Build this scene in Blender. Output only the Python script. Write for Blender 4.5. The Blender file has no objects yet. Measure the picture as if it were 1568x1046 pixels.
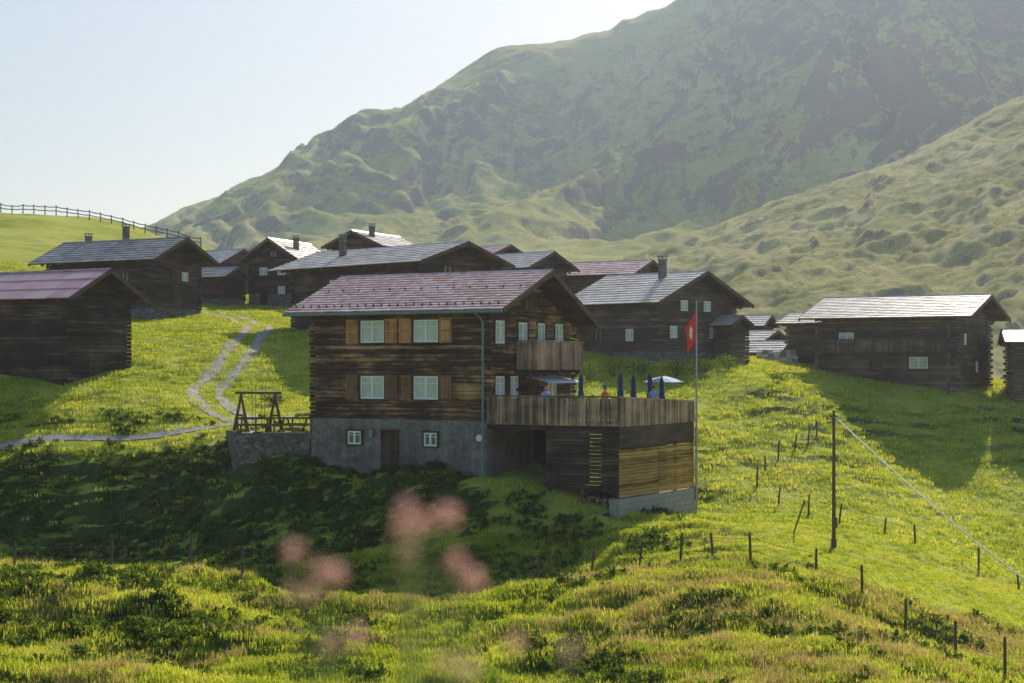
import bpy, bmesh, math, random
import numpy as np
from mathutils import Vector, Matrix
random.seed(7); rng=np.random.default_rng(7)
scene=bpy.context.scene
R=math.radians

# ------------------------------------------------------------------ materials
def newmat(name):
    m=bpy.data.materials.new(name); m.use_nodes=True
    nt=m.node_tree; nt.nodes.clear()
    out=nt.nodes.new('ShaderNodeOutputMaterial')
    return m,nt,out
def N(nt,t,**kw):
    n=nt.nodes.new(t)
    for k,v in kw.items(): setattr(n,k,v)
    return n
def coords(nt,scale,kind='Object'):
    tc=N(nt,'ShaderNodeTexCoord'); mp=N(nt,'ShaderNodeMapping')
    mp.inputs['Scale'].default_value=scale
    if kind=='World':
        g=N(nt,'ShaderNodeNewGeometry'); nt.links.new(g.outputs['Position'],mp.inputs['Vector'])
    else: nt.links.new(tc.outputs[kind],mp.inputs['Vector'])
    return mp.outputs['Vector']
def noise(nt,vec,scale=1,detail=4,rough=.6):
    n=N(nt,'ShaderNodeTexNoise'); n.inputs['Scale'].default_value=scale
    n.inputs['Detail'].default_value=detail; n.inputs['Roughness'].default_value=rough
    nt.links.new(vec,n.inputs['Vector']); return n.outputs['Fac']
def ramp(nt,fac,stops):
    r=N(nt,'ShaderNodeValToRGB'); e=r.color_ramp.elements
    while len(e)<len(stops): e.new(.5)
    for i,(p,c) in enumerate(stops):
        e[i].position=p; e[i].color=(*c,1) if len(c)==3 else c
    nt.links.new(fac,r.inputs['Fac']); return r.outputs['Color']
def mix(nt,fac,a,b,mode='MIX'):
    m=N(nt,'ShaderNodeMix',data_type='RGBA',blend_type=mode)
    for s,v in ((m.inputs[0],fac),(m.inputs[6],a),(m.inputs[7],b)):
        if hasattr(v,'is_output'): nt.links.new(v,s)
        elif isinstance(v,(int,float)): s.default_value=v
        else: s.default_value=(*v,1)
    return m.outputs[2]
def math_(nt,op,a,b=None):
    m=N(nt,'ShaderNodeMath',operation=op)
    for i,v in enumerate((a,b)):
        if v is None: continue
        if hasattr(v,'is_output'): nt.links.new(v,m.inputs[i])
        else: m.inputs[i].default_value=v
    return m.outputs[0]
def attr(nt,name):
    a=N(nt,'ShaderNodeAttribute'); a.attribute_name=name; return a.outputs['Fac']
def principled(nt,out,col,rough=.8,bump=None,bstr=.3,bdist=.02,metal=0,spec=.3):
    p=N(nt,'ShaderNodeBsdfPrincipled')
    if hasattr(col,'is_output'): nt.links.new(col,p.inputs['Base Color'])
    else: p.inputs['Base Color'].default_value=(*col,1)
    p.inputs['Roughness'].default_value=rough; p.inputs['Metallic'].default_value=metal
    p.inputs['Specular IOR Level'].default_value=spec
    if bump is not None:
        b=N(nt,'ShaderNodeBump'); b.inputs['Strength'].default_value=bstr; b.inputs['Distance'].default_value=bdist
        nt.links.new(bump,b.inputs['Height']); nt.links.new(b.outputs['Normal'],p.inputs['Normal'])
    nt.links.new(p.outputs[0],out.inputs['Surface']); return p

def wood(name,dark,mid,light,lightpos=.72,rough=.8,vertical=False,tw=.2):
    m,nt,out=newmat(name)
    s=(7,7,.5) if vertical else (.55,.55,8)
    v=coords(nt,s); n1=noise(nt,v,1.0,6,.7)
    v2=coords(nt,(.35,.35,.7)); n2=noise(nt,v2,1,4,.65)
    if vertical: tw=.3
    t=attr(nt,'tint')
    f=math_(nt,'ADD',math_(nt,'MULTIPLY',n1,.85),math_(nt,'MULTIPLY',t,tw))
    f=math_(nt,'ADD',f,math_(nt,'MULTIPLY',math_(nt,'SUBTRACT',n2,.5),.75))
    f=math_(nt,'SUBTRACT',f,.5*tw+.425-.46)
    c=ramp(nt,f,[(.28,dark),(.48,mid),(lightpos,light)])
    principled(nt,out,c,rough,n1,.6,.03); return m
M={}
M['log']=wood('weathered_larch_logs',(.024,.013,.008),(.095,.046,.022),(.64,.36,.14),.72)
M['log_old']=wood('old_dark_logs',(.020,.013,.009),(.058,.035,.023),(.24,.16,.10),.78)
M['log_hazed']=wood('hazed_grey_brown_logs',(.05,.035,.026),(.12,.08,.054),(.30,.22,.15),.78)  # grey-brown logs, colour lightened to stand in for the veil on far houses
M['board']=wood('larch_boards',(.10,.065,.04),(.34,.22,.13),(.66,.47,.28),.78,vertical=True)
M['shutter']=wood('oiled_shutter_wood',(.24,.10,.03),(.50,.24,.08),(.70,.38,.14),.80,vertical=True)
M['shutter_dk']=wood('brown_shutter_wood',(.12,.06,.025),(.25,.12,.05),(.42,.24,.11),.80,vertical=True)
M['beam']=wood('dark_beam_wood',(.03,.018,.012),(.09,.055,.03),(.2,.13,.08),.85)
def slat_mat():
    m,nt,out=newmat('sun_glow_slats')  # gold colour and translucency stand in for sun coming through the gaps
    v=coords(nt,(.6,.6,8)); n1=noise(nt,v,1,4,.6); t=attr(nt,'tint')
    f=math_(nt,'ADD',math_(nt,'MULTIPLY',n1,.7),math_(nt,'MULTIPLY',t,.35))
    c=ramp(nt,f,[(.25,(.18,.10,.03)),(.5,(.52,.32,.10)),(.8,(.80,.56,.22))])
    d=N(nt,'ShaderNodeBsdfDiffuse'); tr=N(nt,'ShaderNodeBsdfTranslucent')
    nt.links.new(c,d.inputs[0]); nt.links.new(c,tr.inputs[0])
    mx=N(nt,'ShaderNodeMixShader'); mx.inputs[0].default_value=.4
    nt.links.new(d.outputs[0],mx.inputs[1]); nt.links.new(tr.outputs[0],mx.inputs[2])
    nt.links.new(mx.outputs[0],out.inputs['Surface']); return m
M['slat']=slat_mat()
def roofmat(name,a,b,c,rough=.6,spec=.4):
    m,nt,out=newmat(name)
    t=attr(nt,'tint'); n=noise(nt,coords(nt,(3,3,3)),1,5,.7); n2=noise(nt,coords(nt,(.35,.35,.35)),1,3,.6)
    f=math_(nt,'ADD',math_(nt,'MULTIPLY',t,.35),math_(nt,'MULTIPLY',n,.35)); f=math_(nt,'ADD',f,math_(nt,'MULTIPLY',n2,.4))
    col=ramp(nt,f,[(.3,a),(.55,b),(.8,c)])
    principled(nt,out,col,rough,n,.4,.02,spec=spec); return m
M['tile_red']=roofmat('red_brown_roof_tiles',(.44,.23,.20),(.68,.43,.39),(.78,.58,.54),.36,.9)
M['tile_grey']=roofmat('grey_shingles',(.32,.28,.24),(.54,.48,.42),(.70,.64,.57),.38,.8)
M['tile_pale']=roofmat('pale_slate',(.46,.40,.32),(.66,.60,.50),(.78,.72,.62),.38,.8)
M['tile_dark']=roofmat('dark_slate',(.15,.135,.125),(.28,.26,.24),(.42,.39,.36),.42,.7)
M['metal_red']=roofmat('red_sheet_roof',(.5,.23,.2),(.64,.34,.3),(.7,.42,.37),.38,.8)
def plain(name,col,rough=.6,metal=0,spec=.3,nscale=4,var=.25):
    m,nt,out=newmat(name)
    n=noise(nt,coords(nt,(nscale,)*3),1,4,.6)
    c=mix(nt,n,tuple(x*(1-var) for x in col),tuple(min(1,x*(1+var)) for x in col))
    principled(nt,out,c,rough,n,.15,.01,metal,spec); return m
def plaster():
    m,nt,out=newmat('grey_plaster')
    n=noise(nt,coords(nt,(.6,.6,1.0)),1,7,.75); n2=noise(nt,coords(nt,(6,6,6)),1,4,.6); n3=noise(nt,coords(nt,(2.5,2.5,.35)),1,4,.6)
    f=math_(nt,'ADD',math_(nt,'MULTIPLY',n,.55),math_(nt,'MULTIPLY',n2,.2)); f=math_(nt,'ADD',f,math_(nt,'MULTIPLY',n3,.25))
    c=ramp(nt,f,[(.36,(.075,.062,.054)),(.48,(.165,.142,.125)),(.62,(.32,.28,.25))])
    principled(nt,out,c,.9,n2,.4,.02); return m
M['plaster']=plaster()
def stone():
    m,nt,out=newmat('rubble_stone')
    v=coords(nt,(2.6,2.6,4.6)); vo=N(nt,'ShaderNodeTexVoronoi'); nt.links.new(v,vo.inputs['Vector']); vo.inputs['Scale'].default_value=1
    ve=N(nt,'ShaderNodeTexVoronoi',feature='DISTANCE_TO_EDGE'); nt.links.new(v,ve.inputs['Vector']); ve.inputs['Scale'].default_value=1
    n=noise(nt,coords(nt,(5,5,5)),1,4,.6)
    bw=N(nt,'ShaderNodeRGBToBW'); nt.links.new(vo.outputs['Color'],bw.inputs[0])
    c=ramp(nt,math_(nt,'ADD',math_(nt,'MULTIPLY',bw.outputs[0],.45),math_(nt,'MULTIPLY',n,.5)),[(.25,(.10,.085,.07)),(.5,(.18,.16,.135)),(.75,(.29,.26,.22))])
    e=ramp(nt,ve.outputs['Distance'],[(.0,(0,0,0)),(.06,(1,1,1))])
    c=mix(nt,e,(.07,.062,.055),c)
    principled(nt,out,c,.9,e,.6,.04); return m
M['stone']=stone()
def blocks():
    m,nt,out=newmat('pale_masonry_blocks')
    v=coords(nt,(1,1,1)); sp=N(nt,'ShaderNodeSeparateXYZ'); nt.links.new(v,sp.inputs[0]); cb=N(nt,'ShaderNodeCombineXYZ')
    nt.links.new(math_(nt,'ADD',sp.outputs['X'],sp.outputs['Y']),cb.inputs['X']); nt.links.new(sp.outputs['Z'],cb.inputs['Y'])
    b=N(nt,'ShaderNodeTexBrick'); nt.links.new(cb.outputs[0],b.inputs['Vector']); b.inputs['Scale'].default_value=1; b.inputs['Brick Width'].default_value=.5; b.inputs['Row Height'].default_value=.25; b.inputs['Mortar Size'].default_value=.018
    b.inputs['Color1'].default_value=(.30,.28,.22,1); b.inputs['Color2'].default_value=(.42,.40,.33,1); b.inputs['Mortar'].default_value=(.17,.16,.13,1)
    n=noise(nt,coords(nt,(3,3,3)),1,5,.7)
    principled(nt,out,mix(nt,.5,b.outputs['Color'],mix(nt,n,(.13,.13,.09),(.5,.46,.38))),.9,n,.4,.03); return m
M['blocks']=blocks()
M['white']=plain('white_frame_paint',(.85,.85,.8),.5,var=.05)
M['pane']=plain('curtained_window_pane',(.50,.56,.42),.15,spec=.6,nscale=1.5,var=.35)
M['glass']=plain('dark_window_glass',(.07,.075,.08),.1,spec=.8)
M['dark']=plain('shade_black',(.012,.010,.009),.95)  # near-black colour that stands in for shade indoors and in openings
M['metal']=plain('zinc_metal',(.22,.26,.26),.45,.4)
M['copper']=plain('green_grey_gutter',(.16,.26,.25),.5,.2)
M['steel']=plain('galvanised_pole',(.35,.36,.37),.4,.6)
M['darkpost']=plain('weathered_post_wood',(.12,.085,.055),.85)
M['wire']=plain('fence_wire',(.2,.19,.18),.5,.5)
M['cable']=plain('pale_cable',(.8,.8,.78),.5)
M['blue']=plain('navy_canvas',(.015,.05,.18),.8)
M['paleblue']=plain('pale_canvas',(.6,.7,.8),.8,var=.1)
M['red']=plain('red_flag_cloth',(.8,.05,.025),.7,var=.15)
M['whitecloth']=plain('white_cloth',(.8,.8,.78),.8,var=.05)
M['skin']=plain('skin',(.5,.28,.19),.6,var=.08)
M['hair']=plain('brown_hair',(.05,.03,.015),.7)
M['orange']=plain('orange_cloth',(.8,.2,.05),.8,var=.1)
M['shirt']=plain('light_blue_cloth',(.3,.42,.6),.8,var=.1)
M['jeans']=plain('denim',(.04,.06,.12),.8,var=.1)
M['firewood']=plain('split_firewood',(.36,.23,.13),.85,var=.4)

# ------------------------------------------------------------------ mesh builder
class MB:
    def __init__(s): s.v=[];s.f=[];s.t=[];s.m=[]
    def face(s,idx,mi=0,t=None): s.f.append(idx); s.m.append(mi); s.t.append(random.random() if t is None else t)
    def poly8(s,p,mi=0,t=None):
        if t is None: t=random.random()
        b=len(s.v); s.v+=[tuple(q) for q in p]
        for q in ((0,3,2,1),(4,5,6,7),(0,1,5,4),(1,2,6,5),(2,3,7,6),(3,0,4,7)): s.face([b+i for i in q],mi,t)
    def box(s,x0,x1,y0,y1,z0,z1,mi=0,t=None):
        if x1<x0:x0,x1=x1,x0
        if y1<y0:y0,y1=y1,y0
        if z1<z0:z0,z1=z1,z0
        s.poly8([(x0,y0,z0),(x1,y0,z0),(x1,y1,z0),(x0,y1,z0),(x0,y0,z1),(x1,y0,z1),(x1,y1,z1),(x0,y1,z1)],mi,t)
    def beam(s,a,b,w,h=None,mi=0,t=None):
        h=h or w; a=Vector(a);b=Vector(b);d=(b-a).normalized()
        up=Vector((0,0,1)) if abs(d.z)<.95 else Vector((0,1,0))
        sx=d.cross(up).normalized()*w/2; sy=sx.cross(d).normalized()*h/2
        s.poly8([a-sx-sy,a+sx-sy,a+sx+sy,a-sx+sy,b-sx-sy,b+sx-sy,b+sx+sy,b-sx+sy],mi,t)
    def tube(s,pts,rad,n=8,mi=0,t=None,cap=True,star=0):
        pts=[Vector(p) for p in pts]; 
        if not hasattr(rad,'__len__'): rad=[rad]*len(pts)
        if t is None:t=random.random()
        b=len(s.v)
        for i,p in enumerate(pts):
            d=(pts[min(i+1,len(pts)-1)]-pts[max(i-1,0)]).normalized()
            up=Vector((0,0,1)) if abs(d.z)<.9 else Vector((0,1,0))
            sx=d.cross(up).normalized(); sy=sx.cross(d)
            for k in range(n):
                a=2*math.pi*k/n; r=rad[i]*(1-(star if k%2 else 0))
                s.v.append(tuple(p+sx*math.cos(a)*r+sy*math.sin(a)*r))
        for i in range(len(pts)-1):
            for k in range(n):
                k2=(k+1)%n; s.face([b+i*n+k,b+i*n+k2,b+(i+1)*n+k2,b+(i+1)*n+k],mi,t)
        if cap:
            s.face([b+k for k in range(n)][::-1],mi,t); s.face([b+(len(pts)-1)*n+k for k in range(n)],mi,t)
    def make(s,name,mats,parent=None,smooth=False,recalc=True):
        me=bpy.data.meshes.new(name); me.from_pydata(s.v,[],s.f)
        for m in mats: me.materials.append(m)
        me.polygons.foreach_set('material_index',s.m)
        a=me.attributes.new('tint','FLOAT','FACE'); a.data.foreach_set('value',s.t)
        if recalc:
            bm=bmesh.new(); bm.from_mesh(me); bmesh.ops.recalc_face_normals(bm,faces=bm.faces); bm.to_mesh(me); bm.free()
        if smooth: me.polygons.foreach_set('use_smooth',[True]*len(me.polygons))
        me.update()
        o=bpy.data.objects.new(name,me); scene.collection.objects.link(o)
        if parent: o.parent=parent
        return o
def empty(name,loc=(0,0,0),rz=0):
    e=bpy.data.objects.new(name,None); scene.collection.objects.link(e); e.location=loc; e.rotation_euler=(0,0,rz); e.empty_display_size=.5
    return e

# ------------------------------------------------------------------ noise / terrain
def gnoise(x,y,seed=0):
    xi=np.floor(x).astype(np.int64); yi=np.floor(y).astype(np.int64); xf=x-xi; yf=y-yi
    def g(ix,iy,dx,dy):
        h=(ix*374761393+iy*668265263+seed*982451653)&0xffffffff
        h=((h^(h>>13))*1274126177)&0xffffffff; h=h^(h>>16)
        a=(h&0xffff)/65536.*2*np.pi
        return np.cos(a)*dx+np.sin(a)*dy
    u=xf*xf*xf*(xf*(xf*6-15)+10); v=yf*yf*yf*(yf*(yf*6-15)+10)
    a=g(xi,yi,xf,yf);b=g(xi+1,yi,xf-1,yf);c=g(xi,yi+1,xf,yf-1);d=g(xi+1,yi+1,xf-1,yf-1)
    return (a*(1-u)+b*u)*(1-v)+(c*(1-u)+d*u)*v
def fbm(x,y,o=4,seed=0,gain=.5):
    r=0;a=1;f=1
    for i in range(o): r=r+a*gnoise(x*f+17.3*i,y*f-9.1*i,seed+i); a*=gain; f*=2.03
    return r
def ridged(x,y,o=4,seed=0,gain=.5):
    r=0;a=1;f=1
    for i in range(o): r=r+a*(1-np.abs(gnoise(x*f+7*i,y*f+3*i,seed+i))*2.2); a*=gain; f*=2.05
    return r-1
class TPS:
    def __init__(s,pts,sc=50.,lam=1e-4):
        P=np.array(pts,float); s.sc=sc; s.c=P[:,:2]/sc; n=len(P)
        K=s.k(s.c,s.c)+lam*np.eye(n); Q=np.c_[np.ones(n),s.c]
        A=np.block([[K,Q],[Q.T,np.zeros((3,3))]]); s.w=np.linalg.solve(A,np.r_[P[:,2],0,0,0])
    def k(s,a,b):
        r2=((a[:,None,:]-b[None,:,:])**2).sum(2); return .5*r2*np.log(r2+1e-9)
    def __call__(s,x,y):
        sh=x.shape; p=np.c_[x.ravel(),y.ravel()]/s.sc; out=np.empty(len(p))
        for i in range(0,len(p),20000):
            q=p[i:i+20000]; out[i:i+20000]=s.k(q,s.c)@s.w[:-3]+s.w[-3]+q@s.w[-2:]
        return out.reshape(sh)
CP=[(-12,0,-1.6),(0,0,-1.45),(12,0,-1.7),(-8,12,-2.9),(0,12,-2.9),(8,12,-3),(-14,26,-5.6),(0,26,-5.6),(14,26,-5.8),
(-14,39.2,-7.6),(-6,39.2,-7.9),(0,39.2,-8.0),(7,39.2,-7.7),(14,39.2,-8.1),
(-22,52,-8.1),(-15.7,52,-8.1),(-9.7,52,-8.3),(-2.9,52,-8.7),(1.5,52,-8.3),(4.3,52,-7.8),(9.9,52,-8.0),(13.3,52,-9.0),(15.7,52,-9.3),(22,52,-10.5),
(-18,60,-7.1),(-15.7,60,-7.2),(-11.1,60,-7.35),(-7.9,60,-8.5),(-3.3,60,-8.5),(1.7,60,-7.7),(5,60,-7.0),(8.4,60,-6.75),(11.4,60,-7.7),(15.3,60,-8.9),(18,60,-9.6),
(-19.6,65.3,-8.6),(-14.6,65.3,-8.9),(-8.6,65.3,-9.6),(-3.6,65.3,-9.6),(1.9,65.3,-9.2),(5.4,65.3,-7.9),(9.2,65.3,-7.0),(12.4,65.3,-7.5),(19.6,65.3,-9.8),
(-24,73,-8.9),(-16.1,73,-9.1),(-7.8,73,-8.9),(.4,72,-8.4),(4.5,71,-7.9),
(-27,85.3,-8.5),(-21,85.3,-8.5),(-16.8,84.2,-8.3),(-25.5,90,-4.9),(-20,90.2,-4.75),(-16,89.5,-4.3),
(-10.3,78.4,-8.0),(-5.5,77.5,-7.3),(-5.5,80.9,-5.55),(-1.2,78.6,-5.8),(2.3,77.4,-6.2),(4.8,75.4,-7.2),(8.9,83,-7.3),(11,78.4,-7.0),(14.9,78.4,-7.3),(23.5,78.4,-9.9),
(-10,83.6,-5.5),(-13,83.8,-5.7),(-12,87,-3.55),(-13,90,-3.3),(-3,93,-3.2),(-27.4,92,-4.5),(-20.4,92,-4.3),(-15.2,92,-3.5),(4.5,91,-3.2),(9.5,91.5,-4.2),(11.1,91.5,-4.9),(17.4,91.5,-6.3),(27.4,91.5,-9.4),
(-30,99,-1.5),(-24,98.5,-1.6),(-20.5,98,-2.0),(-16.5,98,-2.6),(-12,98,-2.6),
(-17.8,104.5,-1.2),(-13.8,104.5,-1.4),(-5.8,104.5,-1),(3,104.5,-.9),(6.2,104.5,-.8),(11,104.5,-1.0),(13.8,104.5,-.8),(15.8,104.5,-1.1),(19.8,104.5,-4),(31.4,104.5,-6.6),
(-17.9,108,0),(-18,118,2.0),(-18.2,124,2.85),(-20.9,132,3.5),(-25,140,4.5),
(9,110,.3),(14,112,.1),(22,116,-1.0),(30,114,-2.2),(37,118,-2.7),
(-39,130,4),(-29,130,3.6),(-17,130,2.8),(-7,130,3),(4,130,2),(11,130,1.3),(25,130,0),(39,130,-1.5),
(-47,157,8.6),(-35,157,7.4),(-27,157,6.4),(-20.6,157,5.7),(-8.6,157,5),(4.6,157,4),(16.6,157,2),(30,157,0),(47,157,-2),
(-62.7,209,18.4),(-46.7,209,17.2),(-42.7,209,15.6),(-34.7,209,13.8),(-27.5,209,12),(-11.5,209,8),(6,209,4),(40,209,-2),(63,209,-5),
(-80,265,12),(-55,265,11),(-40,265,9),(-10,265,3),(20,265,-4),(80,265,-12),
(-70,60,-5),(-75,100,1),(-75,150,9),(70,60,-16),(75,100,-14),(80,150,-9),(-40,40,-6),(40,40,-12),(-40,0,-1),(40,0,-4)]
PATHS=[[(-34,92),(-27.4,92.3),(-20.8,92.8),(-15.6,93.8),(-12.5,95.5),(-9,97)],
       [(-14.5,94.5),(-17,98),(-18.4,102),(-18,108),(-17.8,113),(-18,118),(-18.4,124),(-20.9,132),(-25,140)]]
def dist_poly(x,y,poly):
    d=np.full(np.shape(x),1e9)
    for (ax,ay),(bx,by) in zip(poly[:-1],poly[1:]):
        vx,vy=bx-ax,by-ay; t=np.clip(((x-ax)*vx+(y-ay)*vy)/(vx*vx+vy*vy),0,1)
        d=np.minimum(d,np.hypot(x-ax-t*vx,y-ay-t*vy))
    return d
GS=.5
GX=np.arange(-78,88.01,GS); GY=np.arange(-8,270.01,GS)
X,Y=np.meshgrid(GX,GY)
Zb=TPS(CP)(X,Y)
pd=np.minimum(dist_poly(X,Y,PATHS[0]),dist_poly(X,Y,PATHS[1]))
rough=np.clip(fbm(X/14,Y/14,2,50)*1.5+.75,.25,1.3)
far=np.clip((104-Y)/24,.22,1); lawn=1-.8*np.clip((X-8)/4,0,1)*np.clip((Y-60)/4,0,1)
nz=fbm(X/7.5,Y/4.5,3,1)*np.where(Y<61,.75,.5)*(.4+.6*far)*(.5+.5*lawn)+ fbm(X/2.6,Y/1.3,3,9)*.5*rough*far*lawn
gy,gx=np.gradient(Zb,GS); slope=np.hypot(gx,gy); steep=np.clip((slope-.22)/.25,0,1)
nz+=.12*np.sin((Zb+fbm(X/9,Y/9,2,77)*.9)*7.0)*steep*np.clip(fbm(X/8,Y/8,2,78)+.6,0,1)
nz*=np.clip((Y-6)/20,0.05,1)*np.clip((pd-.6)/2.5,.08,1)
Zg=Zb+nz
def grid_mesh(name,X,Y,Z,mat,attrs=None):
    ny,nx=X.shape; v=np.c_[X.ravel(),Y.ravel(),Z.ravel()]
    i=np.arange(ny*nx).reshape(ny,nx); f=np.stack([i[:-1,:-1],i[:-1,1:],i[1:,1:],i[1:,:-1]],-1).reshape(-1,4)
    me=bpy.data.meshes.new(name); me.vertices.add(len(v)); me.vertices.foreach_set('co',v.ravel())
    me.loops.add(f.size); me.loops.foreach_set('vertex_index',f.ravel()); me.polygons.add(len(f))
    me.polygons.foreach_set('loop_start',np.arange(0,f.size,4)); 
    me.polygons.foreach_set('use_smooth',np.ones(len(f),bool)); me.update(calc_edges=True); me.validate()
    me.materials.append(mat)
    o=bpy.data.objects.new(name,me); scene.collection.objects.link(o); return o
def gsamp(G,x,y):
    x=np.asarray(x,float);y=np.asarray(y,float)
    fx=np.clip((x-GX[0])/GS,0,len(GX)-1.001); fy=np.clip((y-GY[0])/GS,0,len(GY)-1.001)
    ix=fx.astype(int);iy=fy.astype(int);u=fx-ix;v=fy-iy
    return (G[iy,ix]*(1-u)+G[iy,ix+1]*u)*(1-v)+(G[iy+1,ix]*(1-u)+G[iy+1,ix+1]*u)*v
def H(x,y): return gsamp(Zg,x,y)
def h(x,y): return float(H(x,y))

def grassmat():
    m,nt,out=newmat('meadow_ground')
    w=coords(nt,(1,1,1),'World')
    n1=noise(nt,w,.09,3,.6); n2=noise(nt,coords(nt,(.8,1.6,1.6),'World'),1,5,.7); n3=noise(nt,w,6,4,.7)
    f=math_(nt,'ADD',math_(nt,'MULTIPLY',n1,.45),math_(nt,'MULTIPLY',n2,.35)); f=math_(nt,'ADD',f,math_(nt,'MULTIPLY',n3,.2))
    c=ramp(nt,f,[(.36,(.12,.17,.02)),(.46,(.33,.39,.035)),(.58,(.50,.52,.08)),(.70,(.52,.45,.18))])
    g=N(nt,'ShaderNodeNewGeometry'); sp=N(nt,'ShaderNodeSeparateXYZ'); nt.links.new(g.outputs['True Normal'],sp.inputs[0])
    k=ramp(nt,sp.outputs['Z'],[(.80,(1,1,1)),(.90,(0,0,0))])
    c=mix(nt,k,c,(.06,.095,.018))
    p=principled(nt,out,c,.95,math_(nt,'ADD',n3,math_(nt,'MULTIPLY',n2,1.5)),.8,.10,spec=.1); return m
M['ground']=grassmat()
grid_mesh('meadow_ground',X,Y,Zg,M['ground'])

def rockygrass(name,g0,g1,g2,g3,sc,bd):
    m,nt,out=newmat(name)
    w=coords(nt,(1,1,1),'World'); n1=noise(nt,w,.012*sc,5,.65); n2=noise(nt,w,.05*sc,8,.75); n3=noise(nt,w,.35*sc,6,.8)
    f=math_(nt,'ADD',math_(nt,'MULTIPLY',n1,.35),math_(nt,'MULTIPLY',n2,.37)); f=math_(nt,'ADD',f,math_(nt,'MULTIPLY',n3,.28))
    c=ramp(nt,f,[(.38,g0),(.455,g1),(.54,g2),(.63,g3)])
    g=N(nt,'ShaderNodeNewGeometry'); sp=N(nt,'ShaderNodeSeparateXYZ'); nt.links.new(g.outputs['True Normal'],sp.inputs[0])
    k=ramp(nt,math_(nt,'ADD',sp.outputs['Z'],math_(nt,'MULTIPLY',math_(nt,'SUBTRACT',n3,.5),.5)),[(.56,(1,1,1)),(.68,(0,0,0))])
    c=mix(nt,k,c,(.24,.22,.18))
    principled(nt,out,c,.95,math_(nt,'ADD',n2,math_(nt,'MULTIPLY',n3,.5)),.7,bd,spec=.05); return m
M['mtn']=rockygrass('alpine_slope',(.13,.17,.06),(.30,.37,.10),(.52,.55,.20),(.64,.60,.33),1,4)
M['mtn2']=rockygrass('alpine_hillside',(.10,.14,.05),(.30,.34,.11),(.52,.51,.22),(.64,.59,.36),2,2.2)
xs=np.linspace(-3000,3000,61); ys=np.linspace(-1500,5000,66); XX,YY=np.meshgrid(xs,ys)
grid_mesh('valley_floor',XX,YY,np.full(XX.shape,-32.)+fbm(XX/300,YY/300,3,3)*6,M['mtn'])

# back mountain
sky=[(-300,20),(-230,42),(-168,66),(-145,76),(-109,90),(-79,106.5),(-43,126),(-25,137),(-7,149),(20,151),(59,161),(80,170),(110,192),(155,219),(235,242),(340,252),(430,252)]
MC=[(x,784,z) for x,z in sky]+[(x,900,z-60) for x,z in sky[::2]]+[(x,1100,z-150) for x,z in sky[::3]]
MC+=[(-160,700,46),(-125,700,60),(-90,690,74),(-48.6,690,84),(17.4,690,72),(70,690,76),(136,690,124),(207,690,116),(300,690,120),
(150,742,142),(200,742,150),(250,742,165),(95,735,118),
(-170,600,28),(-111,600,41),(-65,600,48),(-19,600,50),(26.6,600,44),(72.6,600,50),(118,600,70),(180,600,66),(300,600,66),
(-60,645,64),(0,645,62),(50,645,62),
(-87,470,28),(-33,470,31.5),(21,470,29.7),(57,470,25),(141,470,23),(260,470,20),(-80,340,12),(0,340,14),(100,340,2),(-200,340,-5),(-320,600,0),(-250,470,0),(300,340,-5)]
x=np.arange(-300,400,1.7); y=np.arange(330,960,1.7); XM,YM=np.meshgrid(x,y)
Zm=TPS(MC,300.,1e-5)(XM,YM)
wX=XM+fbm(XM/30,YM/30,5,25)*11; wY=YM+fbm(XM/30,YM/30,5,26)*11
def spur(Z,poly,A,w): 
    (ax,ay),(bx,by)=poly[0],poly[-1]; t=((wX-ax)*(bx-ax)+(wY-ay)*(by-ay))/((bx-ax)**2+(by-ay)**2)
    fade=np.clip((t+.25)/.45,0,1)*np.clip((1.25-t)/.55,0,1)
    return Z+A*fade*np.exp(-(dist_poly(wX,wY,poly)/w)**1.25)
Zm=spur(Zm,[(5,745),(-18,725),(-45,690),(-75,640),(-100,590)],17,20)
Zm=spur(Zm,[(100,745),(143,735),(165,700),(178,650)],20,24)
Zm=spur(Zm,[(85,725),(60,670),(26,610),(-10,550)],21,22)
Zm=spur(Zm,[(165,690),(120,635),(80,575),(35,520)],17,22)
Zm=spur(Zm,[(-60,735),(-80,700),(-120,640),(-150,600)],13,16)
Zm=spur(Zm,[(225,750),(230,720),(215,670)],16,18)
skyl=np.exp(-((YM-784)/45)**2)
wx=XM+fbm(XM/60,YM/60,4,20)*34-(YM-600)*.30
flank=np.clip((YM-480)/140,.12,1); rt=1+.6*np.clip((XM-60)/60,0,1)
nzm=(ridged(wx/40,YM/190,4,31,.42)*10.5*rt*(1-.85*skyl)+ridged(wx/13,YM/70,3,35)*1.4*(1-.5*skyl))*flank+fbm(XM/16,YM/20,5,40)*1.2*(.4+.6*flank)
Zm=Zm+nzm-4*flank
grid_mesh('mountain',XM,YM,Zm,M['mtn'])
# nearer hillside on the right
HC=[(29,523,31),(63,523,43),(83,523,51),(113,523,61),(139,523,74),(157,523,83),(203,523,103),(300,523,130),
(10,523,24),(-20,523,12),(40,300,7),(70,300,7),(90,300,5.7),(160,300,12),(250,300,25),(0,300,0),
(45,400,20),(80,400,27),(120,400,37),(170,400,52),(260,400,75),(10,400,10),(-20,400,0),
(29,650,5),(83,650,24),(139,650,45),(203,650,60),(300,650,80),(60,235,-8),(120,235,-8),(200,235,-5),(-10,235,-10)]
x=np.arange(-20,300,1.0); y=np.arange(235,650,1.1); XH,YH=np.meshgrid(x,y)
Zh=TPS(HC,200.,1e-5)(XH,YH); sk=np.exp(-((YH-523)/35)**2)
wx=XH+fbm(XH/35,YH/35,4,70)*16-(YH-400)*.35
Zh=Zh+(ridged(wx/30,YH/110,5,61,.42)*4.2-1.6)*(1-.6*sk)+ridged(wx/8,YH/30,3,63)*.8+fbm(XH/5,YH/4,4,66)*.9
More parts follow.
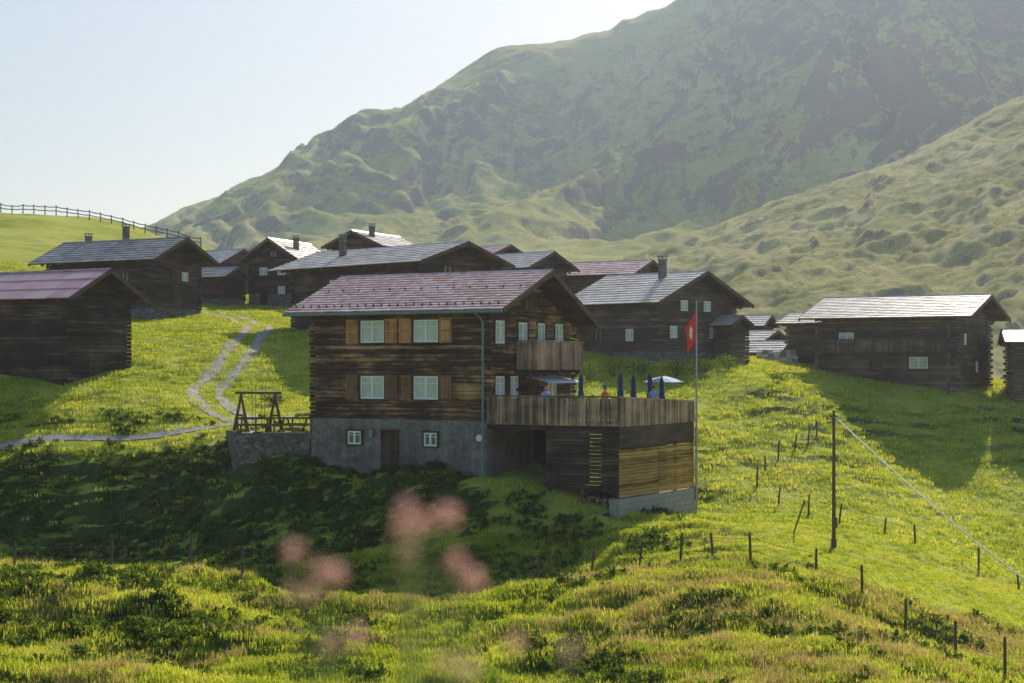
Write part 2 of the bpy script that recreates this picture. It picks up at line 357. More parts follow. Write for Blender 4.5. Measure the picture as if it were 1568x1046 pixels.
grid_mesh('hillside',XH,YH,Zh,M['mtn2'])

# ------------------------------------------------------------------ gravel path
def gravel():
    m,nt,out=newmat('gravel'); w=coords(nt,(1,1,1),'World')
    n=noise(nt,w,9,5,.7); n2=noise(nt,w,1.1,5,.75)
    c=ramp(nt,math_(nt,'ADD',math_(nt,'MULTIPLY',n,.4),math_(nt,'MULTIPLY',n2,.6)),[(.36,(.16,.18,.08)),(.45,(.36,.34,.28)),(.6,(.48,.45,.4)),(.75,(.6,.57,.52))])
    principled(nt,out,c,.95,n,.6,.04); return m
M['gravel']=gravel()
def ribbon(name,poly,offs,width):
    pts=[]
    for (ax,ay),(bx,by) in zip(poly[:-1],poly[1:]):
        L=math.hypot(bx-ax,by-ay); n=max(1,int(L/.4))
        for i in range(n): pts.append((ax+(bx-ax)*i/n,ay+(by-ay)*i/n))
    pts.append(poly[-1]); P=np.array(pts)
    k=np.ones(9)/9; Pp=np.pad(P,((4,4),(0,0)),'edge'); P=np.c_[np.convolve(Pp[:,0],k,'valid'),np.convolve(Pp[:,1],k,'valid')]
    T=np.gradient(P,axis=0); T/=np.linalg.norm(T,axis=1)[:,None]; Nn=np.c_[-T[:,1],T[:,0]]
    b=MB()
    for o in offs:
        base=len(b.v); K=4
        for i in range(len(P)):
            wv=width*(1+.25*math.sin(i*.37+o*3)+.3*random.uniform(-1,1)); ox=.12*math.sin(i*.21+o*5)
            for j in range(K+1):
                q=P[i]+Nn[i]*(o+ox+(j/K-.5)*wv); b.v.append((q[0],q[1],h(q[0],q[1])+.035))
        for i in range(len(P)-1):
            for j in range(K):
                a=base+i*(K+1)+j; b.face([a,a+1,a+K+2,a+K+1])
    return b.make(name,[M['gravel']],smooth=True,recalc=False)
ribbon('gravel_path',PATHS[0],[0],.85)
ribbon('gravel_track',PATHS[1],[-.75,.75],.72)

# ------------------------------------------------------------------ houses
FOOT=[]
def house(name,cx,cy,th,W,D,zb,ze,zr,ridge='x',ovg=1.0,ove=.6,qr=None,zeb=None,stone=.5,logh=.22,
          wall='log_old',roof='tile_grey',tile=(.55,.45),opens=(),chim=(),basemat='stone',tileh=.035):
    th=R(th); e=empty(name,(cx,cy,0),-th)
    FOOT.append((cx,cy,th,W,D))
    q0,q1=(0,D) if ridge=='x' else (-W,0)
    s0,s1=(-W,0) if ridge=='x' else (0,D)
    qr=(q0+q1)/2 if qr is None else qr; zeb=ze if zeb is None else zeb
    zeF,zeB=(ze,zeb)
    def prof(q): 
        if q<=qr: return zeF+(zr-zeF)*(q-(q0-ove))/(qr-(q0-ove))
        return zeB+(zr-zeB)*((q1+ove)-q)/((q1+ove)-qr)
    def P(s,q,z): return (s,q,z) if ridge=='x' else (q,s,z)
    zs=zb+stone
    b=MB(); b.box(-W-.03,.03,-.03,D+.03,zb-2.0,zs)
    b.make('foundation',[M[basemat]],e)
    lw=MB(); T=.16
    n=int((zr-zs)/logh)+1
    for i in range(n):
        z0=zs+i*logh; z1=z0+logh-.026
        for fn in 'FBRL':
            isg=(fn in 'RL')==(ridge=='x')
            L=W if fn in 'FB' else D
            if isg:
                zt=z1+.18
                if zt>zr: continue
                qa,qb=q0,q1
                if prof(q0)<zt: qa=(q0-ove)+(zt-zeF)*(qr-(q0-ove))/(zr-zeF)
                if prof(q1)<zt: qb=(q1+ove)-(zt-zeB)*((q1+ove)-qr)/(zr-zeB)
                if qb-qa<.3: continue
                low=qa==q0 and qb==q1
                if ridge=='x': a0,a1=qa,qb
                else: a0,a1=-qb,-qa
            else:
                pr=prof(q0 if fn in 'FL' else q1)-.14
                if z0>pr-.05: continue
                a0,a1=0,L; low=True
            ext=(i%2==0)==(fn in 'FB')
            if low:
                a0,a1=(a0-.17,a1+.17) if ext else (a0+T,a1-T)
            segs=[(a0,a1)]
            for o in opens:
                if o[0]!=fn: continue
                if z0<o[4]-.03 and z1>o[3]+.03:
                    ns=[]
                    for (u,v) in segs:
                        if o[2]<=u or o[1]>=v: ns.append((u,v)); continue
                        if o[1]>u: ns.append((u,o[1]))
                        if o[2]<v: ns.append((o[2],v))
                    segs=ns
            tcourse=random.random()
            for u,v in segs:
                if v-u<.05: continue
                j=random.uniform(-.022,.022)
                z1c=min(z1,pr) if not isg else z1
                tt=min(1,max(0,tcourse+random.uniform(-.15,.15)))
                if fn=='F': lw.box(-v,-u,j,T,z0,z1c,0,tt)
                elif fn=='B': lw.box(-v,-u,D-T,D+j,z0,z1c,0,tt)
                elif fn=='R': lw.box(-T,j,u,v,z0,z1c,0,tt)
                else: lw.box(-W+j,-W+T,u,v,z0,z1c,0,tt)
    lw.make('log_walls',[M[wall]],e)
    c=MB(); i_=.13
    g=[P(s0+i_,q0+i_,zs-.3),P(s0+i_,q1-i_,zs-.3),P(s0+i_,q1-i_,prof(q1)-.2),P(s0+i_,qr,zr-.2),P(s0+i_,q0+i_,prof(q0)-.2)]
    k=[P(s1-i_,q0+i_,zs-.3),P(s1-i_,q1-i_,zs-.3),P(s1-i_,q1-i_,prof(q1)-.2),P(s1-i_,qr,zr-.2),P(s1-i_,q0+i_,prof(q0)-.2)]
    c.v=g+k; c.face([0,1,2,3,4]); c.face([5,6,7,8,9])
    for a in range(5): c.face([a,(a+1)%5,5+(a+1)%5,5+a])
    c.make('shade_core',[M['dark']],e)  # solid core in near-black, painted shade behind the logs and windows
    rb=MB(); tb=MB()
    sa,sb=s0-ovg,s1+ovg
    for (qe,zE) in ((q0-ove,zeF),(q1+ove,zeB)):
        L=math.hypot(qr-qe,zr-zE); dq,dz=(qr-qe)/L,(zr-zE)/L; nq,nzv=-dz*(1 if dq>0 else -1)*1.0,abs(dq)
        def S(s,t,nn): return P(s,qe+dq*t+nq*nn,zE+dz*t+nzv*nn)
        rb.poly8([S(sa,0,-.1),S(sb,0,-.1),S(sb,L,-.1),S(sa,L,-.1),S(sa,0,0),S(sb,0,0),S(sb,L,0),S(sa,L,0)],0,.4)
        for sx,so in ((sa,-.04),(sb,.04)):
            rb.poly8([S(sx,0,-.2),S(sx+so,0,-.2),S(sx+so,L,-.2),S(sx,L,-.2),S(sx,0,.05),S(sx+so,0,.05),S(sx+so,L,.05),S(sx,L,.05)],0,1.2)
        nr=max(3,int(L/tile[1])); nc=max(4,int((sb-sa)/tile[0])); rh=L/nr; cw=(sb-sa)/nc
        for r_ in range(nr):
            off=(r_%2)*.5
            for cc in range(-1,nc+1):
                u0=max(sa,sa+(cc+off)*cw+.006); u1=min(sb,sa+(cc+1+off)*cw-.006)
                if u1-u0<.05: continue
                lo=tileh+random.uniform(0,.018); t0=r_*rh-(.05 if r_==0 else .02)+random.uniform(-.02,.02); t1=min(L,(r_+1)*rh)
                tb.poly8([S(u0,t0,.004),S(u1,t0,.004),S(u1,t1,.004),S(u0,t1,.004),S(u0,t0,lo+.02),S(u1,t0,lo+.02),S(u1,t1,.012),S(u0,t1,.012)])
        nn=int((s1-s0)/.9)
        for r_ in range(nn+1):
            s=s0+r_*(s1-s0)/nn
            rb.poly8([S(s-.06,.04,-.26),S(s+.06,.04,-.26),S(s+.06,L*.45,-.26),S(s-.06,L*.45,-.26),S(s-.06,.04,-.102),S(s+.06,.04,-.102),S(s+.06,L*.45,-.102),S(s-.06,L*.45,-.102)],0)
    for q in (q0+.1,(q0+qr)/2,qr,(qr+q1)/2,q1-.1):
        zt=prof(q)-.14
        for (u,v) in ((sa+.08,s0+.25),(s1-.25,sb-.08)):
            p=[P(u,q-.1,zt-.24),P(v,q-.1,zt-.24),P(v,q+.1,zt-.24),P(u,q+.1,zt-.24),P(u,q-.1,zt),P(v,q-.1,zt),P(v,q+.1,zt),P(u,q+.1,zt)]
            rb.poly8(p,0)
    rb.make('roof_timbers',[M['beam']],e)
    nc=int((sb-sa)/.4)
    for i in range(nc):
        u=sa+i*(sb-sa)/nc; v=u+(sb-sa)/nc-.01; zc=zr+.03+random.uniform(0,.015)
        tb.poly8([P(u,qr-.16,zc-.06),P(v,qr-.16,zc-.06),P(v,qr+.16,zc-.06),P(u,qr+.16,zc-.06),P(u,qr-.03,zc+.05),P(v,qr-.03,zc+.05),P(v,qr+.03,zc+.05),P(u,qr+.03,zc+.05)])
    tb.make('roof_tiles',[M[roof]],e)
    ob=MB()
    def fb(fn,a0,a1,o0,o1,z0,z1,mi,t=None):
        if fn=='F': ob.box(-a1,-a0,-o1,-o0,z0,z1,mi,t)
        elif fn=='R': ob.box(o0,o1,a0,a1,z0,z1,mi,t)
        elif fn=='L': ob.box(-W-o1,-W-o0,a0,a1,z0,z1,mi,t)
    mats=[M['white'],M['pane'],M['shutter'],M['beam'],M['glass'],M['shutter_dk'],M['dark']]
    for o in opens:
        fn,a0,a1,z0,z1,kind=o[:6]; shut=o[6] if len(o)>6 else None
        inset=0 if z0>=zs-.05 else .10
        if kind in('win','dwin','bwin'):
            b0=.035 if inset else -.06
            fm=0 if kind in('win','bwin') else 3; pm=1 if kind=='win' else 4; w=.08 if kind!='dwin' else .07
            t_=.09; 
            fb(fn,a0-t_,a1+t_,b0-.03,b0+.085,z1,z1+t_,3); fb(fn,a0-t_,a1+t_,b0-.03,b0+.11,z0-.07,z0,3)
            fb(fn,a0-t_,a0,b0-.03,b0+.085,z0+.002,z1-.002,3); fb(fn,a1,a1+t_,b0-.03,b0+.085,z0+.002,z1-.002,3)
            fb(fn,a0,a1,b0-.02,b0,z0,z1,pm)
            fb(fn,a0+.001,a0+w,b0+.002,b0+.05,z0+.001,z1-.001,fm); fb(fn,a1-w,a1-.001,b0+.002,b0+.05,z0+.001,z1-.001,fm)
            fb(fn,a0+w,a1-w,b0+.002,b0+.05,z0+.001,z0+w,fm); fb(fn,a0+w,a1-w,b0+.002,b0+.05,z1-w,z1-.001,fm)
            mid=(a0+a1)/2
            if a1-a0>.6: fb(fn,mid-.05,mid+.05,b0+.002,b0+.06,z0+w,z1-w,fm)
            fb(fn,a0+w,mid-.05,b0+.002,b0+.035,z0+.68*(z1-z0),z0+.68*(z1-z0)+.03,fm); fb(fn,mid+.05,a1-w,b0+.002,b0+.035,z0+.68*(z1-z0),z0+.68*(z1-z0)+.03,fm)
        elif kind=='door':
            b0=.04 if inset else -.04
            fb(fn,a0-.08,a0,b0-.03,b0+.07,z0,z1,3); fb(fn,a1,a1+.08,b0-.03,b0+.07,z0,z1,3); fb(fn,a0-.08,a1+.08,b0-.03,b0+.08,z1+.001,z1+.1,3)
            fb(fn,a0,a1,b0-.02,b0,z0,z1,6)
            for q in range(4):
                u=a0+.02+q*(a1-a0-.04)/4; fb(fn,u,u+(a1-a0-.04)/4-.012,b0+.001,b0+.03,z0+.02,z1-.02,3)
        elif kind=='shade_panel':
            fb(fn,a0,a1,-.04,.05,z0,z1,6)  # near-black panel, painted shade of an opening
        if shut:
            wd=(a1-a0)*.5; mi=2 if shut=='o' else 5
            for (u,v) in ((a0-.1-wd,a0-.1),(a1+.1,a1+.1+wd)):
                fb(fn,u,v,.03,.055,z0-.03,z1+.05,mi)
                for (p,q2) in ((z0-.02,z0+.08),((z0+z1)/2-.04,(z0+z1)/2+.05),(z1-.06,z1+.04)): fb(fn,u+.01,v-.01,.057,.08,p,q2,mi)
                for (p,q2) in ((u+.002,u+.07),(v-.07,v-.002)): fb(fn,p,q2,.057,.085,z0-.028,z1+.048,mi)
    if ob.v: ob.make('windows_and_doors',mats,e)
    for ci,(s,q,hh,cm) in enumerate(chim):
        zc=prof(q)-.3; ch=MB(); px,py,_=P(s,q,0); c_=.2
        ch.box(px-c_,px+c_,py-c_,py+c_,zc,zc+hh); ch.box(px-.25,px+.25,py-.25,py+.25,zc+hh,zc+hh+.06,1)
        for dx in(-.2,.14):
            for dy in(-.2,.14): ch.box(px+dx,px+dx+.06,py+dy,py+dy+.06,zc+hh+.06,zc+hh+.22,1)
        ch.box(px-.3,px+.3,py-.3,py+.3,zc+hh+.22,zc+hh+.27,1)
        ch.make('chimney_%d'%(ci+1),[M[cm],M['metal']],e)
    return e,P,prof

# --- main chalet
mh_open=[('F',6.5-.70,6.5+.70,1.12,2.22,'win','o'),('F',3.39-.70,3.39+.70,1.12,2.22,'win','o'),
 ('F',6.5-.70,6.5+.70,-1.62,-.5,'win','d'),('F',3.39-.70,3.39+.70,-1.62,-.5,'win','d'),
 ('F',7.1,7.9,-3.85,-3.2,'bwin'),('F',5.0,5.85,-5.25,-3.2,'door'),('F',2.7,3.45,-3.85,-3.2,'bwin'),
 ('R',.8,1.7,1.05,2.15,'win'),('R',3.0,3.9,.1,2.1,'win'),('R',4.9,5.7,1.05,2.1,'win'),('R',6.7,7.6,.1,2.1,'win'),
 ('R',.8,1.7,-1.6,-.5,'win'),('R',2.2,3.0,-1.6,-.5,'win'),('R',4.0,5.0,-2.5,-.5,'door'),('R',5.9,6.9,-1.6,-.5,'win'),
 ('R',3.7,4.7,2.75,3.5,'dwin')]
mh,P_,prof=house('wooden_chalet',-1.19,80,30,10.13,8.7,-5.4,2.63,4.62,ovg=1.25,ove=.6,qr=4.2,zeb=2.0,stone=2.8,logh=.2,
   wall='log',roof='tile_red',tile=(.30,.33),opens=mh_open,basemat='plaster',tileh=.04)
g=MB(); g.tube([(-11.4,-.72,2.52),(1.25,-.72,2.52)],.075,10); 
g.tube([(-.25,-.7,2.48),(-.15,-.35,2.25),(-.08,-.22,2.0),(-.08,-.22,-5.4)],.05,8)
for z in (1.5,0,-1.5,-3,-4.5): g.box(-.15,-.01,-.28,0,z,z+.04)
g.make('gutter_and_downpipe',[M['copper']],mh)
g=MB(); g.box(-6.55,-6.3,-.25,-.035,-3.3,-3.15); g.tube([(-6.42,-.2,-3.3),(-6.42,-.2,-3.45)],[.09,.12],8); g.tube([(-.35,-.12,-3.4),(-.35,-.04,-3.4)],.16,14,mi=1)
g.make('wall_lamp',[M['metal'],M['white']],mh)
g=MB(); 
for i in range(26):
    s=-11.1+i*.47; g.box(s,s+.05,-.1,-.04,2.63+.25,2.63+.36)
    if i%2: g.box(s,s+.05,2.0,2.06,3.76,3.87)
g.make('snow_guards',[M['beam']],mh)
g=MB(); y0,y1=2.5,7.3
g.box(.18,1.25,y0,y1,-.18,-.06,1)
for y in (y0+.1,(y0+y1)/2,y1-.2): g.box(-.1,1.2,y,y+.14,-.36,-.182,1)
k=y0
while k<y1-.1:
    g.box(1.25,1.28,k,k+.12,-.2,1.13+random.uniform(-.01,.01)); k+=.135
k=.2
while k<1.2:
    g.box(k,k+.12,y0-.03,y0,-.2,1.13); g.box(k,k+.12,y1,y1+.03,-.2,1.13); k+=.135
g.box(1.2,1.33,y0-.06,y1+.06,1.15,1.22,0); g.box(.18,1.2,y0-.06,y0+.04,1.15,1.22,0)
for y in (y0+.02,y1-.1): g.box(1.15,1.25,y,y+.1,-.05,1.15,1)
for y in (y0+.1,y1-.2): g.beam((.1,y+.07,-1.2),(1.1,y+.07,-.3),.1,mi=1)
g.make('balcony',[M['board'],M['beam']],mh)
g=MB()
for i in range(8):
    y=3.6+i*.42; g.poly8([(.1,y,-.55),(1.5,y,-.85),(1.5,y+.42,-.85),(.1,y+.42,-.55),(.1,y,-.52),(1.5,y,-.82),(1.5,y+.42,-.82),(.1,y+.42,-.52)],i%2)
g.make('awning',[M['paleblue'],M['whitecloth']],mh)
# --- terrace (same alignment as the chalet)
te=empty('sun_terrace',(-1.19,80,0),-R(30)); g=MB()
TX,TY=6.9,8.2
def zr_(y): return -1.45-.04*y
k=0
while k<TY-.05:
    g.box(.2,TX-.02,k+.0,k+.14,-2.75,-2.70,2); k+=.15
for y in (.3,2.2,4.1,6,7.9): g.box(.05,TX-.05,y,y+.16,-2.98,-2.752,1)
k=.02
while k<TX:
    g.box(k,k+.115,-.04,-.01,-2.72+random.uniform(-.02,.02),-1.47+random.uniform(-.03,.03)); k+=.145
g.box(0,TX+.02,-.01,.06,-1.45,-1.37,0); g.box(0,TX,0,.05,-2.6,-2.5,1)
k=.02
while k<TY:
    z=zr_(k); g.box(TX+.02,TX+.05,k,k+.12,-2.75,z); k+=.14
g.beam((TX,0,-1.41),(TX,TY,zr_(TY)+.04),.09,.07,0)
for x_ in (.1,2.3,4.6,TX-.12): g.box(x_,x_+.11,.06,.17,-2.7,-1.45,1)
for y in (2.1,4.2,6.3,TY-.15): g.box(TX-.1,TX,y,y+.1,-2.7,zr_(y),1)
g.make('deck_and_railing',[M['board'],M['beam'],M['shutter_dk']],te)
g=MB()
z=-2.95
while z>-5.35:
    g.box(3.2,TX,-.03+random.uniform(-.006,.006),.0,z-.15,z); z-=.172 if random.random()<.8 else .2
for x_ in (3.2,5.0,TX-.14): g.box(x_,x_+.14,.003,.14,-7.2 if x_>4 else -6.2,-2.98,0)
g.box(3.2,TX,-.03,.12,-5.6,-5.42); g.box(0,3.2,-.02,.14,-2.98,-2.78)
g.make('lower_screen',[M['log_old']],te)
g=MB()
g.box(TX,TX+.03,0,TY,-3.75,-2.76,0)
z=-3.78
while z>-5.9:
    for (u,v) in ((0,TY/2-.03),(TY/2+.03,TY)):
        g.box(TX+.01,TX+.03,u,v,z-.13,z,1)
    z-=.145
for y in (0,2.05,4.1,6.15,TY-.12): g.box(TX-.12,TX,y,y+.12,-6,-2.76,2)
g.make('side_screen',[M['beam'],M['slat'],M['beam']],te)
g=MB(); g.box(TX-.45,TX+.06,-.06,TY+.05,-8.5,-5.98); g.make('masonry_base',[M['blocks']],te)
g=MB(); g.box(.0,3.0,4.5,4.7,-6.5,-2.98); g.box(3.0,TX-.5,6.0,6.2,-8,-2.98); g.make('undercroft_shade_wall',[M['dark']],te)  # back walls in near-black, the shade under the deck put into their colour
g=MB()
for i in range(90):
    x_=4.4+random.random()*1.9; z=-6.9+random.random()*.9; y=.3+random.random()*.3
    g.tube([(x_,y,z),(x_+random.uniform(-.1,.1),y+.5,z)],random.uniform(.05,.09),7)
fw=g.make('firewood_pile',[M['firewood']],None); fw.location=(-1.19,80,0); fw.rotation_euler=(0,0,-R(30))
def wl(x,y):
    c,s=math.cos(R(30)),math.sin(R(30)); return (-1.19+x*c+y*s, 80-x*s+y*c)

# --- other houses
house('log_barn',-26.3,100,30,9,5.6,-1.6,3.95,5.75,stone=.25,wall='log_old',roof='metal_red',tile=(.9,1.6),ovg=1.1,ove=.6,logh=.24,
   opens=[('R',2.2,3.3,-1.3,.5,'door')],tileh=.02)
house('farmhouse',-27.7,130,30,10.5,6.0,3.5,8.05,9.9,stone=.9,wall='log_old',roof='tile_dark',opens=[('R',1.8,2.6,6.6,7.3,'dwin'),('R',3.8,4.6,6.6,7.3,'win'),('F',2,2.8,6.4,7.2,'dwin'),('F',5,5.8,6.4,7.2,'dwin'),('R',3,3.9,4.4,6.2,'door')],
   chim=[(-5.4,3.4,1.6,'stone'),(-9.6,3.6,1.1,'stone')],ovg=1.3,ove=.8)
house('village_house',-19.0,150,20,4.6,6.5,5.0,9.2,11.2,ridge='y',stone=1.4,wall='log_old',roof='tile_pale',ovg=.9,ove=.8,
   opens=[('F',1,1.8,8.0,8.7,'win'),('F',2.8,3.6,8.0,8.7,'win'),('F',1.0,1.7,6.3,7,'win'),('F',2.8,3.5,5.2,7,'shade_panel'),('F',1.9,2.6,9.6,10.2,'dwin')],chim=[(2.0,-1,1.3,'stone')])
house('village_house',-27.0,158,35,4,5,6,9.4,10.9,stone=.5,wall='log_hazed',roof='tile_grey',opens=[('R',1.5,2.3,7.6,8.4,'dwin')],ovg=.6)
house('village_house',-25.0,148,25,3.0,3.2,5.2,7.7,8.6,stone=.6,wall='log_old',roof='tile_dark',ovg=.5,ove=.5)
house('village_house',-6.3,115,45,13.8,6.7,0,6.95,8.45,stone=.8,wall='log_old',roof='tile_grey',ovg=1.4,ove=1.1,
   opens=[('F',8.7,9.5,5.2,6.1,'win'),('F',4,4.8,5.2,6.1,'dwin'),('R',2.3,3.2,6.0,6.9,'dwin')],chim=[(-10.2,1.8,1.6,'stone')],tile=(.6,.5))
house('village_house',-11.5,150,25,5,7,6,10.5,11.9,ridge='y',stone=.6,wall='log_old',roof='tile_grey',ovg=.9,chim=[(1,-1.5,1.2,'stone')])
house('village_house',-2.6,150,40,3.5,5.5,6,9.4,10.7,stone=.6,wall='log_old',roof='tile_red',ovg=1,ove=.8,tile=(.5,.45))
house('village_house',1.2,138,40,5,5,4,7.9,9.3,stone=.6,wall='log_old',roof='tile_grey',ovg=.9,ove=.8)
house('village_house',9.8,140,32,8.6,5,2.6,7.5,8.75,stone=.6,wall='log_hazed',roof='tile_red',ovg=.7,ove=.8,tile=(.5,.45))
house('large_log_house',9.2,110,45,6.9,8.4,.0,4.05,6.2,stone=.9,wall='log_hazed',roof='tile_pale',ovg=1.0,ove=.8,
   opens=[('F',1.8,2.5,1.6,2.4,'win'),('R',1.5,2.3,1.8,2.6,'win'),('R',3.4,4.2,1.8,2.6,'dwin'),('R',5.6,6.4,1.8,2.6,'win'),('R',2.6,3.4,3.6,4.3,'win'),('R',5.0,5.8,3.6,4.3,'win'),('F',4.6,5.3,1.6,2.4,'dwin')],
   chim=[(-2.2,3.4,1.5,'plaster')],tile=(.5,.42))
house('hay_shed',14.5,113,45,1.3,1.8,-.2,2.7,3.3,stone=.4,wall='log_hazed',roof='tile_grey',ovg=.3,ove=.3)
house('hillside_farmhouse',30,115,30,9.7,8.8,-3.2,3.3,4.9,stone=1.7,wall='log_hazed',roof='tile_pale',ovg=1.2,ove=.9,
   opens=[('F',7.2,8.3,1.6,2.3,'win'),('F',2.0,3.3,-.2,.6,'win'),('R',1.6,2.4,1.4,2.2,'win'),('R',4.6,5.4,1.4,2.2,'dwin'),('R',1.6,2.4,-.5,.3,'dwin'),('R',4.6,5.4,-.5,.3,'win'),('F',5.2,6.0,-.3,.6,'dwin')],tile=(.5,.42))
g=MB(); fh=bpy.data.objects['hillside_farmhouse']
g.box(-9.8,-.2,-1.0,-.18,.95,1.05,0); k=-9.8
while k<-.2: g.box(k,k+.16,-1.03,-1.0,.9,1.75,0); k+=.19
g.box(-9.8,-.2,-1.06,-.98,1.76,1.84,0)
for k in (-9.7,-5,-.4): g.box(k,k+.14,-.95,-.82,-3.5,2.7,0)
g.make('gallery',[M['log_hazed']],fh)
house('hay_shed',22.6,124,35,2.9,4.0,-1.2,3.1,3.9,stone=.6,wall='log_hazed',roof='tile_pale',ovg=.6,ove=.6)
house('hay_shed',20.2,130,30,3.0,3.4,-1.2,1.0,1.9,stone=.6,wall='log_old',roof='tile_pale',ovg=.5,ove=.5)
house('hay_shed',20.5,141,25,3.4,3.4,-.5,3.3,4.2,stone=.6,wall='log_old',roof='tile_pale',ovg=.5,ove=.5)
house('hay_shed',20.0,136,40,2.6,3.0,-1,2.0,2.8,stone=.6,wall='log_old',roof='tile_pale',ovg=.5,ove=.5)
house('hay_shed',36.9,116,12,2.8,6.0,-3.8,1.6,2.5,stone=1.2,wall='log_hazed',roof='tile_grey',ovg=.5,ove=.6)
house('hay_shed',42.5,122,15,4.6,6.0,-3.8,1.6,2.5,stone=1.2,wall='log_hazed',roof='tile_grey',ovg=.5,ove=.6)
g=MB()
for r_ in range(5):
    for c_ in range(7):
        x0=17.9+c_*.42+random.uniform(-.05,.05); y0=123.6+r_*.25; z0=.15+r_*.22
        g.box(x0,x0+.34,y0,y0+.5,z0-2.5 if r_==0 else z0-.3,z0+random.uniform(0,.14),random.randint(0,1))
g.make('roof_slate_stack',[M['tile_pale'],M['tile_dark']])

# ------------------------------------------------------------------ retaining wall, swing frame, furniture
g=MB()
def stone_wall(b,a,c,zt,zb_,n,th=.35):
    a=Vector((*a,0));c=Vector((*c,0)); d=(c-a)/n; nn=Vector((-d.y,d.x,0)).normalized()*th
    for i in range(n):
        z1=zt+random.uniform(-.05,.05); p=a+d*i;q=a+d*(i+1)
        b.poly8([(p.x,p.y,zb_),(q.x,q.y,zb_),(q.x+nn.x,q.y+nn.y,zb_),(p.x+nn.x,p.y+nn.y,zb_),(p.x,p.y,z1),(q.x,q.y,z1),(q.x+nn.x,q.y+nn.y,z1),(p.x+nn.x,p.y+nn.y,z1)])
stone_wall(g,(-13.9,85.3),(-10.1,85.15),-3.35,-6.2,8); stone_wall(g,(-15.0,89.5),(-13.9,85.3),-3.35,-6.5,8)
g.make('retaining_wall',[M['stone']])
g=MB(); zf=-3.5
for (x_,y_) in ((-14.0,88.2),(-12.1,87.2)):
    zt=zf+2.05; d=Vector((.45,.9,0)).normalized()*.65
    g.beam((x_-d.x,y_-d.y,zf-.2),(x_,y_,zt),.11); g.beam((x_+d.x,y_+d.y,zf-.2),(x_,y_,zt),.11)
    g.beam((x_-d.x*.5,y_-d.y*.5,zf+.95),(x_+d.x*.5,y_+d.y*.5,zf+.95),.08)
    g.beam((x_-.5,y_+.2,zf-.2),(x_,y_,zt-.1),.1); g.beam((x_+.5,y_-.2,zf-.2),(x_,y_,zt-.1),.1)
g.beam((-14.3,88.36,zf+2.1),(-11.8,87.04,zf+2.1),.13)
for t in (.33,.42,.6,.69):
    x_=-14+1.9*t;y_=88.2-1.0*t; g.beam((x_,y_,zf+2.05),(x_,y_,zf+.5),.02)
g.box(-13.45,-13.12,87.6,87.85,zf+.47,zf+.5); g.box(-12.92,-12.6,87.4,87.65,zf+.47,zf+.5)
g.make('swing_frame',[M['darkpost']])
def table(x_,y_,z_,rz):
    g=MB()
    for i in range(5): g.box(-.9,.9,-.36+i*.145,-.36+i*.145+.135,.70,.74)
    for s in (-.62,.62):
        for i in range(2): g.box(-.9,.9,s-.13+i*.135,s-.13+i*.135+.125,.42,.46)
    for x in (-.65,.65):
        g.beam((x,-.7,0),(x,-.2,.70),.07); g.beam((x,.7,0),(x,.2,.70),.07); g.box(x-.03,x+.03,-.72,.72,.36,.419)
    o=g.make('picnic_table',[M['darkpost']]); o.location=(x_,y_,z_); o.rotation_euler=(0,0,rz)
table(-13.0,86.6,-3.42,R(-5)); table(-11.0,87.3,-3.42,R(-20))
g=MB()
for t in range(5): x_=-13.8+t*.92; g.box(x_,x_+.08,85.52,85.60,-3.45,-2.6)
g.box(-13.8,-10.0,85.53,85.58,-2.66,-2.58); g.box(-13.8,-10.0,85.53,85.58,-3.02,-2.95)
g.make('terrace_rail',[M['darkpost']])
g=MB(); g.box(-13.8,-9.2,85.6,90,-4.2,-3.42); g.make('gravel_terrace',[M['gravel']])

# ------------------------------------------------------------------ fences
def fence(name,pts,hh,wires=2,r=.05,lean=.08,wr=.008,wm='wire'):
    e=empty(name,(0,0,0)); g=MB(); tops=[]
    for (x_,y_) in pts:
        z=h(x_,y_); lx,ly=random.uniform(-lean,lean),random.uniform(-lean,lean); H_=hh*random.uniform(.85,1.12)
        g.tube([(x_,y_,z-.3),(x_+lx*.5,y_+ly*.5,z+H_*.5),(x_+lx,y_+ly,z+H_),(x_+lx,y_+ly,z+H_+.05)],[r,r*.95,r*.85,r*.3],7)
        tops.append([(x_+lx*f,y_+ly*f,z+H_*f) for f in (.88,.5)])
    g.make('posts',[M['darkpost']],e)
    w=MB()
    for k in range(wires):
        for a,b in zip(tops[:-1],tops[1:]):
            p,q=Vector(a[k]),Vector(b[k]); m=(p+q)/2; m.z-=.06
            w.tube([p,m,q],wr,4)
    w.make('wires',[M[wm]],e)
fence('pasture_fence',[(-21,60),(-17.5,60),(-14.1,60),(-11.4,60.3),(-9.5,60.3),(-7.6,60),(-4.1,60),(-1.5,60),(.9,60.3),(2.8,60.5),(4.5,60.6),(5.95,60.5),(7.15,60.4),(8.4,60),(10.5,59),(11.7,57),(12.7,55),(13.6,52.3),(14.3,49.5)],1.15,lean=.14)
fence('pasture_fence',[(17.7,99),(16.8,97),(15.7,95),(14.5,93),(13.5,91),(12.7,88.5),(13.4,86),(14.4,83),(15.3,80),(17,78),(18.2,77),(20.5,75),(22,74),(24,73)],1.0,lean=.16)
fence('ridge_fence',[(-68+i*1.35,205-.1*i) for i in range(24)],1.15,2,.07,.05,.055,'darkpost')
x_,y_=13.2,70; z=h(x_,y_)
e=empty('utility_pole',(x_,y_,0)); g=MB(); g.tube([(0,0,z-.5),(0,0,-4),(0,0,-1.85)],[.085,.07,.055],10); g.box(-.1,.1,-.1,.1,z-.1,z+.35); g.box(-.05,.12,-.14,-.08,z+.8,z+1.25)
g.box(-.18,.18,-.03,.03,-2.1,-2.04); g.tube([(-.15,0,-2.04),(-.15,0,-1.94)],.025,6,mi=0); g.make('pole',[M['darkpost']],e)
g=MB(); pts=[]
